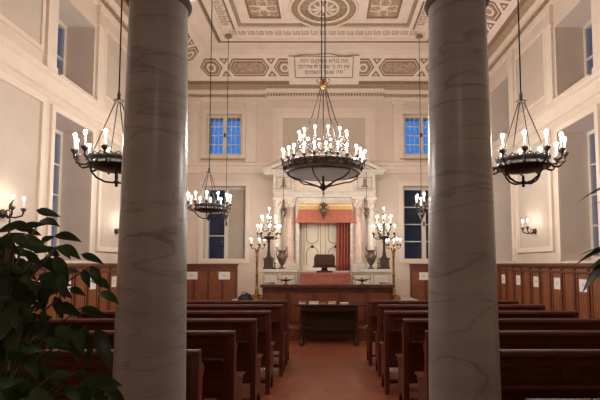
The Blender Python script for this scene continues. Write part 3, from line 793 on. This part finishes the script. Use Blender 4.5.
# bag on the dais
p = at(245, 297.5, 11.0)
k = thing('black_bag', 'slouching black leather bag on the pale platform beside the parapet', 'bag', (p.x, 11.0, DZ))
bg = MB(); rings = []
for z, rx_, ry_ in ((0,.15,.09),(.02,.18,.11),(.10,.185,.12),(.17,.15,.09),(.21,.10,.05),(.225,.05,.02)): rings.append([(rx_*cos(a)*(1+.06*sin(3*a)), ry_*sin(a), z+.02*cos(a)*(z > .1)) for a in [q*PI/8 for q in range(16)]])
vs = sum(rings, []); fs = [(i*16+q, i*16+(q+1) % 16, (i+1)*16+(q+1) % 16, (i+1)*16+q) for i in range(5) for q in range(16)]
bg.add(vs, fs+[tuple(range(16))[::-1], tuple(range(80, 96))], True); bg.build('body', 'bag', k)
MB().tube([(-.09,-.04,.18),(-.06,-.06,.25),(.0,-.06,.27),(.07,-.06,.24),(.10,-.04,.18)], .010, 6).build('strap', 'bag', k)
MB().tube([(.14,-.06,.14),(.20,-.08,.10),(.24,-.08,.04),(.26,-.06,.012)], .008, 6).build('strap', 'bag', k)

# ------------------------------------------------------------------ ark
AY = 12.4
def ax(px): return at(px, 220, AY).x
def az(py): return at(324, py, AY).z
MZ = at(300, 269, 11.3).z                            # top of marble ledges
for x0, x1, lab in ((at(262, 275, 11.3).x, at(299, 275, 11.3).x, 'left'), (at(351.5, 275, 11.3).x, at(391, 275, 11.3).x, 'right')):
    t = thing('marble_pedestal', 'low white marble pedestal on the %s of the ark carrying an urn and a candelabrum' % lab, 'pedestal', ((x0+x1)/2, 11.8, DZ), 'marble pedestals')
    MB().box(x0+.03, x1-.03, 11.15, 12.3, DZ, MZ-.07).world('body', 'white_marble', t)
    MB().box(x0, x1, 11.1, 12.3, MZ-.07, MZ).world('top_slab', 'white_marble', t)
    s = MB(); xm = (x0+x1)/2
    for a, b_ in ((x0+.06, xm-.03), (xm+.03, x1-.06)):
        s.box(a, b_, 11.13, 11.15, MZ-.13, MZ-.11).box(a, b_, 11.13, 11.15, DZ+.12, DZ+.14).box(a, a+.02, 11.13, 11.15, DZ+.14, MZ-.13).box(b_-.02, b_, 11.13, 11.15, DZ+.14, MZ-.13)
    s.world('panel_border', 'tan', t)
# desk covered with cloth between the pedestals
cx0, cx1 = at(299, 275, 11.0).x+.02, at(351.5, 275, 11.0).x-.02
CZ = at(324, 272.5, 11.0).z
t = thing('covered_desk', 'desk between the marble pedestals hung with terracotta brocade cloth', 'desk', ((cx0+cx1)/2, 11.2, DZ))
MB().box(cx0+.05, cx1-.05, 11.0, 11.45, DZ, CZ-.012).world('body', 'para_dark', t)
c = MB(); n = 40
row = lambda z, amp: [(cx0+(cx1-cx0)*k/n, 10.985-amp*abs(sin(k*1.3)), z) for k in range(n+1)]
rows = [row(CZ-.005, 0)]; 
vs = [(x, 11.46, CZ) for x, _, _ in row(0, 0)]+[(x, 10.99, CZ) for x, _, _ in row(0, 0)]+row(CZ-.02, .004)+row(CZ-.22, .014)+row(CZ-.42, .022)
fs = [(r*(n+1)+k, r*(n+1)+k+1, (r+1)*(n+1)+k+1, (r+1)*(n+1)+k) for r in range(4) for k in range(n)]
c.add(vs, fs, True); o = c.world('brocade_cloth', 'terra_dark', t)
md = o.modifiers.new('thick', 'SOLIDIFY'); md.thickness = .01
MB().box(cx0, cx1, 10.955, 10.968, CZ-.050, CZ-.030).world('braid_edge', 'terra', t)
# book stand
p = at(324.5, 272.5, 11.15)
t = thing('book_lectern', 'dark carved book stand on the cloth-covered desk before the ark doors', 'lectern', (p.x, 11.2, CZ))
MB().box(-.20, .20, -.10, .10, 0, .045).lathe([(.10,.045),(.075,.07),(.07,.10),(.12,.15)], n=16).build('foot', 'table', t)
MB().prism([(-.14,.14),(.10,.40),(.13,.39),(-.10,.12)], 'x', -.26, .26).box(-.29, .29, -.165, -.12, .12, .165).build('slanted_rest', 'table', t)
MB().prism([(-.138,.165),(.09,.43),(.07,.45),(-.155,.185)], 'x', -.23, .23).build('open_book', 'table', t)
# the ark itself
t = thing('torah_ark', 'white marble ark with columns, pediment and cream doors on the back wall', 'ark', (-.03, AY, DZ))
hw = (ax(386)-ax(262))/2; zb = az(170); za = az(142); xc = (ax(386)+ax(262))/2
MB().prism([(xc-hw+.12, zb), (xc+hw-.12, zb), (xc, za-.06)], 'y', AY+.12, D-.06).world('tympanum', 'trim', t)
rk = MB(); th = .10
for s in (-1, 1): rk.prism([(xc+s*hw, zb), (xc, za), (xc, za-th*1.1), (xc+s*(hw-.24), zb)], 'y', AY-.10, D-.06)
for s in (-1, 1): rk.prism([(xc+s*(hw-.26), zb+.0), (xc, za-th*1.2), (xc, za-th*1.7), (xc+s*(hw-.38), zb)], 'y', AY+.0, D-.06)
rk.world('raking_cornice', 'white_marble', t)
MB().box(xc-hw, xc+hw, AY-.10, D-.06, zb-.07, zb).box(xc-hw+.05, xc+hw-.05, AY-.05, D-.06, zb-.13, zb-.07).world('cornice', 'white_marble', t)
x0, x1 = ax(274), ax(375)
zf1 = zb-.13; zf0 = az(191); zc = az(197)
MB().box(x0, x1, AY+.06, D-.06, zf0, zf1).world('frieze', 'trim', t)
for a, b_ in ((ax(273), ax(294.5)), (ax(354), ax(375.5))):
    f = MB().box(a, b_, AY-.03, AY+.06, zf0, zf1).world('frieze_block', 'white_marble', t)
    m = MB(); m.box(a+.09, b_-.09, AY-.045, AY-.03, zf1-.09, zf1-.07).box(a+.09, b_-.09, AY-.045, AY-.03, zf0+.05, zf0+.07).box(a+.09, a+.11, AY-.045, AY-.03, zf0+.07, zf1-.09).box(b_-.11, b_-.09, AY-.045, AY-.03, zf0+.07, zf1-.09)
    m.world('panel_border', 'tan', f)
    q = (a+b_)/2; zz = (zf0+zf1)/2
    e = MB().prism([(q-.10, zz-.13), (q+.10, zz-.13), (q+.05, zz-.06), (q+.035, zz+.10), (q, zz+.15), (q-.035, zz+.10), (q-.05, zz-.06)], 'y', AY-.05, AY-.03); e.world('crown_emblem', 'brown', f)
MB().box(x0-.03, x1+.03, AY-.05, D-.06, zf0-.05, zf0).box(x0, x1, AY-.02, D-.06, zc, zf0-.05).world('architrave', 'white_marble', t)
zk = az(207); zbase = az(263)
for px, r, m, name in ((290, .13, 'pink_marble', 'column'), (358, .13, 'pink_marble', 'column'), (277.5, .115, 'white_marble', 'outer_column'), (371.5, .115, 'white_marble', 'outer_column')):
    x = ax(px); y = AY+.12 if name == 'column' else AY+.22
    c = MB().lathe([(r+.03,zbase-.02),(r+.035,zbase+.02),(r+.005,zbase+.05),(r,zbase+.09),(r*.88,zk)], (x, y, 0), 28).world(name, m, t)
    cp = MB().lathe([(r*.88,zk),(r*.98,zk+.02),(r*.92,zk+.04),(r*1.0,zk+.14),(r*1.35,zc-.05)], (x, y, 0), 20)
    for q in range(8):
        a = q*PI/4
        for zz in (0, .09): cp.tube([(x+r*.95*cos(a+zz*4), y+r*.95*sin(a+zz*4), zk+.03+zz), (x+r*1.15*cos(a+zz*4), y+r*1.15*sin(a+zz*4), zk+.10+zz), (x+r*1.38*cos(a+zz*4), y+r*1.38*sin(a+zz*4), zk+.09+zz)], [.035,.03,.012], 6)
    cp.box(x-r*1.4, x+r*1.4, y-r*1.4, y+r*1.4, zc-.05, zc); cp.world('capital', 'trim', c)
    MB().box(x-r*1.45, x+r*1.45, y-r*1.35, y+r*1.45, MZ, zbase-.02).world('plinth', 'white_marble', c)
for px0_, px1_ in ((280, 300), (349, 369)): pass
for a, b_ in ((ax(272), ax(297)), (ax(352.5), ax(377))):
    MB().box(a, b_, AY+.36, D-.06, DZ, zc).world('side_pier', 'trim', t)
for a, b_ in ((ax(295.5), ax(299)), (ax(350.5), ax(354))):
    MB().box(a, b_, AY+.10, D-.06, DZ, zc).world('jamb', 'white_marble', t)
MB().box(ax(299), ax(350.5), AY+.10, D-.06, az(203), zc).world('lintel', 'white_marble', t)
MB().box(ax(299), ax(350.5), AY+.62, D-.06, DZ, az(203)).world('recess_lining', 'door', t)
MB().box(ax(297), ax(352.5), AY+.02, AY+.62, DZ, MZ-.06).world('threshold', 'white_marble', t)
dx0, dx1 = ax(300), ax(350); dm_ = ax(323)
for a, b_, s in ((dx0+.02, dm_-.005, 1), (dm_+.005, dx1-.02, -1)):
    d = MB().box(a, b_, AY+.55, AY+.60, MZ-.06, az(205)).world('ark_door', 'door', t)
    e = MB(); cxm = (a+b_)/2; y = AY+.545
    zt = az(241); z0_ = MZ+.1
    e.box(a+.06, a+.075, y-.004, y+.005, z0_, az(208)).box(b_-.075, b_-.06, y-.004, y+.005, z0_, az(208))
    w_ = (b_-a)/2-.14
    e.tube([(cxm-w_, y, az(208)), (cxm-w_, y, zt+.1)]+[(cxm-w_*cos(q), y, zt+.1-.14*sin(q)) for q in [k*PI/10 for k in range(1, 10)]]+[(cxm+w_, y, zt+.1), (cxm+w_, y, az(208))], .010, 5)
    e.tube([(cxm-w_, y, z0_)]+[(cxm-w_*cos(q), y, zt-.34+.20*sin(q)) for q in [k*PI/10 for k in range(0, 11)]]+[(cxm+w_, y, z0_)], .010, 5)
    for q in range(8): pass
    e.lathe([(0,-.012),(.035,-.008),(.04,0)], (0,0,0), 12).v[-36:] if 0 else None
    e.world('scroll_moulding', 'gold', d)
    r = MB().lathe([(0,.02),(.03,.015),(.045,0)], n=12).xf(Matrix.Rotation(PI/2, 4, 'X')); r.shift((cxm, y, zt-.13)); r.world('rosette', 'iron', d)
# valance and curtain
vx0, vx1 = ax(298.5), ax(352.5)
t = thing('ark_valance', 'terracotta valance with gold braid hanging across the top of the ark opening', 'valance', ((vx0+vx1)/2, AY, az(223)))
v = MB(); n = 30; zt = az(207.5); zl = az(223)
vs = []
for j in range(7):
    f = j/6; z = zt+(zl-zt)*f; sp = .09*f*f
    for k in range(n+1): u = k/n; vs.append((vx0-sp+(vx1-vx0+2*sp)*u, AY-.02-.10*f-.012*f*sin(k*1.9), z))
v.add(vs, [(j*(n+1)+k, j*(n+1)+k+1, (j+1)*(n+1)+k+1, (j+1)*(n+1)+k) for j in range(6) for k in range(n)], True)
o = v.world('cloth', 'terra', t); md = o.modifiers.new('thick', 'SOLIDIFY'); md.thickness = .012
MB().box(vx0, vx1, AY-.05, AY+.09, az(209.5), az(206)).box(vx0+.02, vx1-.02, AY-.03, AY+.09, az(204.8), az(203)).world('gold_braid', 'straw', t)
MB().box(vx0+.01, vx1-.01, AY-.01, AY+.08, az(206), az(204.8)).world('pelmet_board', 'door', t)
t = thing('ark_curtain', 'terracotta curtain drawn to the right side of the ark opening', 'curtain', (ax(344.5), AY+.3, MZ-.05))
v = MB(); n = 72; vs = []; qx0, qx1 = ax(336.5), ax(352.5)
for j in range(9):
    f = j/8; z = az(208)+(MZ-.055-az(208))*f
    for k in range(n+1):
        u = k/n; vs.append((qx0+.02*(1-f)+(qx1-qx0-.02)*u, AY+.26+.055*sin(u*2*PI*5.2+.4*sin(f*3))+.018*sin(u*31+f*2), z))
v.add(vs, [(j*(n+1)+k, j*(n+1)+k+1, (j+1)*(n+1)+k+1, (j+1)*(n+1)+k) for j in range(8) for k in range(n)], True)
o = v.world('cloth', 'terra', t); md = o.modifiers.new('thick', 'SOLIDIFY'); md.thickness = .01
MB().tube([(vx0+.04, AY+.26, az(208)+.02), (vx1-.04, AY+.26, az(208)+.02)], .014, 8).world('curtain_rod', 'gold', t)
# lamps in front of the ark
for px, py, s, lab in ((283.5, 213, .75, 'small hanging lamp before the left ark columns'), (323.5, 210, 1.05, 'larger hanging lamp before the middle of the ark valance'), (366.5, 213, .75, 'small hanging lamp before the right ark columns')):
    p = at(px, py, AY-.22); ln = zb-.13-p.z
    k = oil_lamp('sanctuary_lamp', lab, p, s, ln, 'lamps hanging from the ark cornice')
    MB().tube([(0,0,ln-.02), (0,.0,ln+.02), (0,.12,ln+.035)], .008, 6).build('hook', 'iron', k)

# urns, candelabra
def make_urn(label):
    t = thing('bronze_urn', label, 'urn', (0,0,0), 'two-handled urns')
    MB().lathe([(.11,0),(.11,.025),(.05,.045),(.035,.09),(.06,.115),(.11,.18),(.14,.27),(.15,.34),(.13,.37),(.10,.40),(.10,.43),(.135,.47),(.14,.485),(.11,.48),(.09,.42),(0,.40)], n=24).xf(Matrix.Diagonal((.84, .84, .98, 1))).build('body', 'urn', t)
    for s in (-1, 1):
        MB().tube([(s*.13,0,.27),(s*.17,0,.33),(s*.165,0,.43),(s*.15,0,.52),(s*.175,0,.56),(s*.14,0,.57),(s*.125,0,.48)], .013, 7).xf(Matrix.Diagonal((.84, 1, .98, 1))).build('handle', 'urn', t)
    return t
UY = 11.35
u = make_urn('dark two-handled urn on the left marble pedestal'); u.location = (at(282, 265, UY).x, UY, MZ)
copy_tree(u, (at(371, 265, UY).x, UY, MZ), 'dark two-handled urn on the right marble pedestal')
def make_candelabrum(label):
    t = thing('table_candelabrum', label, 'candelabrum', (0,0,0), 'many-branched candelabra on the pedestals')
    MB().box(-.13,.13,-.13,.13,0,.05).box(-.11,.11,-.11,.11,.05,.24).box(-.13,.13,-.13,.13,.24,.28).lathe([(.09,.28),(.06,.33),(.045,.36)], n=16).build('base', 'bronze', t)
    MB().lathe([(.045,.36),(.05,.40),(.035,.46),(.03,.66),(.05,.70),(.03,.73),(.06,.76),(.13,.80),(.16,.83),(.05,.84),(.02,.86),(.018,1.30),(.03,1.32),(.018,1.36)], n=18).build('stem', 'bronze', t)
    cm = candle_mesh(.17)
    for tier, (n, r, z, z0, ph) in enumerate(((8, .285, .90, .80, .2), (6, .20, 1.14, 1.0, .5))):
        for k in range(n):
            a = 2*PI*k/n+ph
            MB().tube(arc(0,0,[(.03,z0),(r*.5,z0-.04),(r*.85,z0-.02),(r,z-.09),(r,z-.04)], a), .010, 6).build('arm', 'bronze', t)
            candle(t, r*cos(a), r*sin(a), z, .17, cm, True, 1)
    candle(t, 0, 0, 1.40, .12, candle_mesh(.12), True, 1)
    return t
KY = 11.5
c = make_candelabrum('lit many-branched candelabrum on the left marble pedestal'); c.location = (at(268.7, 265, KY).x, KY, MZ)
copy_tree(c, (at(384.3, 265, KY).x, KY, MZ), 'lit many-branched candelabrum on the right marble pedestal')
for px, lab in ((275, 'small dark candlestick standing beside the left urn'), (378, 'small dark candlestick standing beside the right urn')):
    k = thing('small_candlestick', lab, 'candlestick', (at(px, 265, 11.25).x, 11.22, MZ), 'small candlesticks')
    MB().lathe([(.05,0),(.05,.012),(.015,.03),(.012,.12),(.025,.14),(.012,.16)], n=12).build('stem', 'iron', k)
    MB().lathe([(.011,.16),(.011,.26),(0,.27)], n=8).build('taper', 'brown', k)
def make_floor_candelabrum(label):
    t = thing('floor_candelabrum', label, 'candelabrum', (0,0,0), 'gilt standing candelabra')
    MB().lathe([(.15,0),(.15,.04),(.10,.07),(.08,.14),(.04,.20),(.055,.24),(.036,.28),(.030,.60),(.048,.64),(.032,.68),(.028,1.1),(.045,1.14),(.030,1.18),(.05,1.28),(.07,1.34),(.03,1.38)], n=18).build('stem', 'gold', t)
    for k in range(3):
        a = k*2*PI/3+.5; MB().tube(arc(0,0,[(.08,.12),(.16,.10),(.20,.04),(.19,.0),(.22,.01)], a), .02, 6).build('foot', 'gold', t)
    cm = candle_mesh(.11)
    for k in range(5):
        a = 2*PI*k/5+.1; r = .19
        MB().tube(arc(0,0,[(.03,1.33),(.09,1.38),(.15,1.34),(r,1.38),(r,1.42)], a), .010, 6).build('arm', 'gold', t)
        candle(t, r*cos(a), r*sin(a), 1.45, .11, cm, True, 1)
    return t
f = make_floor_candelabrum('gilt standing candelabrum beside the left pedestal, near the black bag'); f.location = (at(257, 265, 11.9).x, 11.9, DZ)
copy_tree(f, (at(393.5, 265, 11.9).x, 11.9, DZ), 'gilt standing candelabrum beside the right pedestal')

# ------------------------------------------------------------------ plants
def leaf(mb, base, tip, width, nrm, bend=.12, n=7):
    base = Vector(base); tip = Vector(tip); d = tip-base; Ln = d.length; d.normalize()
    side = d.cross(Vector(nrm)).normalized(); up = side.cross(d).normalized()
    vs = []
    for i in range(n):
        f = i/(n-1); w = width*(sin(PI*min(1, f**.78))**.8 if 0 < f < 1 else .02)*(1-.35*f*f)
        c = base+d*Ln*f+up*(bend*Ln*4*f*(1-f)*.5)
        vs += [c-side*w-up*(-.25*w), c, c+side*w-up*(-.25*w)]
    fs = []
    for i in range(n-1):
        for k in range(2): fs.append((i*3+k, i*3+k+1, i*3+k+4, i*3+k+3))
    mb.add(vs, fs, True)
FX, FYp = -1.02, 1.45
t = thing('potted_fig', 'dark broad-leaved potted fig tree beside the left column', 'plant', (FX, FYp, 0))
MB().lathe([(.17,0),(.22,.34),(.235,.35),(.235,.39),(.21,.39),(.20,.36),(0,.35)], n=28).build('pot', 'pot', t)
MB().lathe([(.199,.365),(.1,.375),(0,.38)], n=20).build('soil', 'soil', t)
br = MB().tube([(0,0,.36),(.02,.0,.7),(-.01,.02,1.1),(0,0,1.4)], [.025,.022,.018,.01], 8)
fo = MB(); rnd = random.Random(3)
hand = [((10,213),(15,199),1.5),((36,210),(61,217),1.5),((55,235),(82,242),1.45),((59,246),(81,260),1.4),((81,254),(104,264),1.5),((14,242),(45,244),1.35),
 ((41,220),(60,227),1.6),((20,278),(39,290),1.3),((83,269),(90,288),1.5),((91,266),(102,288),1.45),((92,279),(111,291),1.5),((99,292),(119,305),1.5),
 ((86,326),(82,350),1.4),((96,328),(111,372),1.35),((95,343),(90,368),1.4),((88,379),(123,386),1.35),((105,392),(126,403),1.35),((43,309),(50,325),1.4),
 ((80,308),(107,318),1.5),((58,305),(83,317),1.5),((28,354),(38,380),1.3),((64,386),(82,402),1.3),((44,258),(66,276),1.4),((64,268),(60,292),1.45),
 ((70,288),(86,296),1.5),((30,232),(12,222),1.5),((22,225),(-4,233),1.4),((46,284),(40,306),1.45),((12,300),(34,318),1.3),((50,330),(70,345),1.45),((30,330),(52,340),1.35),
 ((6,340),(30,352),1.3),((44,372),(66,384),1.3),((72,340),(80,362),1.5),((10,380),(36,390),1.3),((30,392),(56,402),1.25),((76,372),(96,378),1.4)]
tips = []
for (b0, t0, Yd) in hand:
    Yd += rnd.uniform(-.05, .05)
    B = at(*b0, Yd); Tp = at(*t0, Yd-rnd.uniform(-.03, .05)); ln = (Tp-B).length
    leaf(fo, B, Tp, min(ln*.215, .014+ln*.06), (rnd.uniform(-.6,.6), -1, rnd.uniform(.2,1.3)), rnd.uniform(.02,.25)); tips.append(B)
k = 0
while k < 300:
    px = rnd.uniform(-45, 108); py = rnd.uniform(212, 410)
    if px > 78 and py < 378: continue
    if py < 226+max(0, px-25)*.55 and px > 0: continue
    if px > 28 and 285 < py < 372 and rnd.random() < .74: continue
    if px > 45 and py < 290 and rnd.random() < .55: continue
    Yd = rnd.uniform(1.25, 1.8); B = at(px, py, Yd); ln = rnd.uniform(.065, .10)
    a = rnd.uniform(-1.5, .35); dr = Vector((cos(a)*rnd.choice((1,1,.7,-.8)), rnd.uniform(-.5,.5), sin(a))).normalized()
    leaf(fo, B, B+dr*ln, ln*.2, (rnd.uniform(-.5,.5), -1, rnd.uniform(.1,1)), rnd.uniform(.02,.25)); tips.append(B); k += 1
for B in tips[::3]:
    L_ = B-Vector((FX, FYp, 0)); z0_ = max(.8, L_.z-.22)
    br.tube([(0,0,z0_), (L_.x*.45, L_.y*.45, z0_+.12), tuple(L_)], [.006,.004,.002], 5)
br.build('trunk', 'bark', t); fo.world('foliage', 'leaf', t)
QX, QY = 1.12, 1.45
t = thing('potted_palm', 'potted palm with narrow fronds at the right edge', 'plant', (QX, QY, 0))
MB().lathe([(.14,0),(.18,.28),(.195,.29),(.195,.33),(.175,.33),(.17,.30),(0,.29)], n=24).build('pot', 'pot', t)
MB().lathe([(.168,.305),(.1,.315),(0,.32)], n=18).build('soil', 'soil', t)
for pts, lst in (([(0,0,.3),(-.01,.02,1.0),(.0,.02,1.7),(-.02,.02,2.05)], [((632,180),(576,204),.013),((632,196),(586,209),.011),((640,170),(606,160),.012)]),
                 ([(.02,0,.3),(.03,-.03,.9),(.0,.0,1.4),(-.03,0,1.66)], [((634,240),(574,266),.017),((632,246),(578,256),.012),((630,250),(582,293),.030),((634,248),(584,274),.017)]),
                 ([(-.02,0,.3),(-.06,.02,.8),(-.10,.02,1.15)], [((616,388),(590,402),.012),((640,370),(606,400),.012)])):
    MB().tube(pts, [.012]*(len(pts)-1)+[.006], 7).build('frond_stem', 'bark', t)
    fr = MB(); e = Vector(pts[-1])+Vector((QX, QY, 0))
    for b0, t0, w in lst:
        Yd = QY+.02; B = at(*b0, Yd); Tp = at(*t0, Yd+.1)
        leaf(fr, B, Tp, w, (rnd.uniform(-.3,.3), -.6, 1), .16, 9)
        fr.tube([tuple(e), tuple((e+B)/2+Vector((0,0,.02))), tuple(B)], .003, 5)
    fr.world('frond', 'palm', t)

# ------------------------------------------------------------------ dusk outside
w = bpy.data.worlds.new('dusk'); bpy.context.scene.world = w; w.use_nodes = True
nt = w.node_tree; bgn = nt.nodes['Background']
sky = nt.nodes.new('ShaderNodeTexSky'); sky.sky_type = 'PREETHAM'; 
bgn.inputs['Color'].default_value = (.05, .27, .80, 1); bgn.inputs['Strength'].default_value = .27
nt.nodes.remove(sky)

sc_ = bpy.context.scene
sc_.view_settings.view_transform = 'Standard'; sc_.view_settings.look = 'None'; sc_.view_settings.gamma = 1
sc_.view_settings.use_curve_mapping = False; sc_.view_settings.exposure = 1.65
sc_.cycles.use_denoising = True
sc_.cycles.max_bounces = 8; sc_.cycles.diffuse_bounces = 6; sc_.cycles.glossy_bounces = 3; sc_.cycles.transparent_max_bounces = 12
sc_.cycles.sample_clamp_indirect = 8
sc_.cycles.caustics_reflective = False; sc_.cycles.caustics_refractive = False
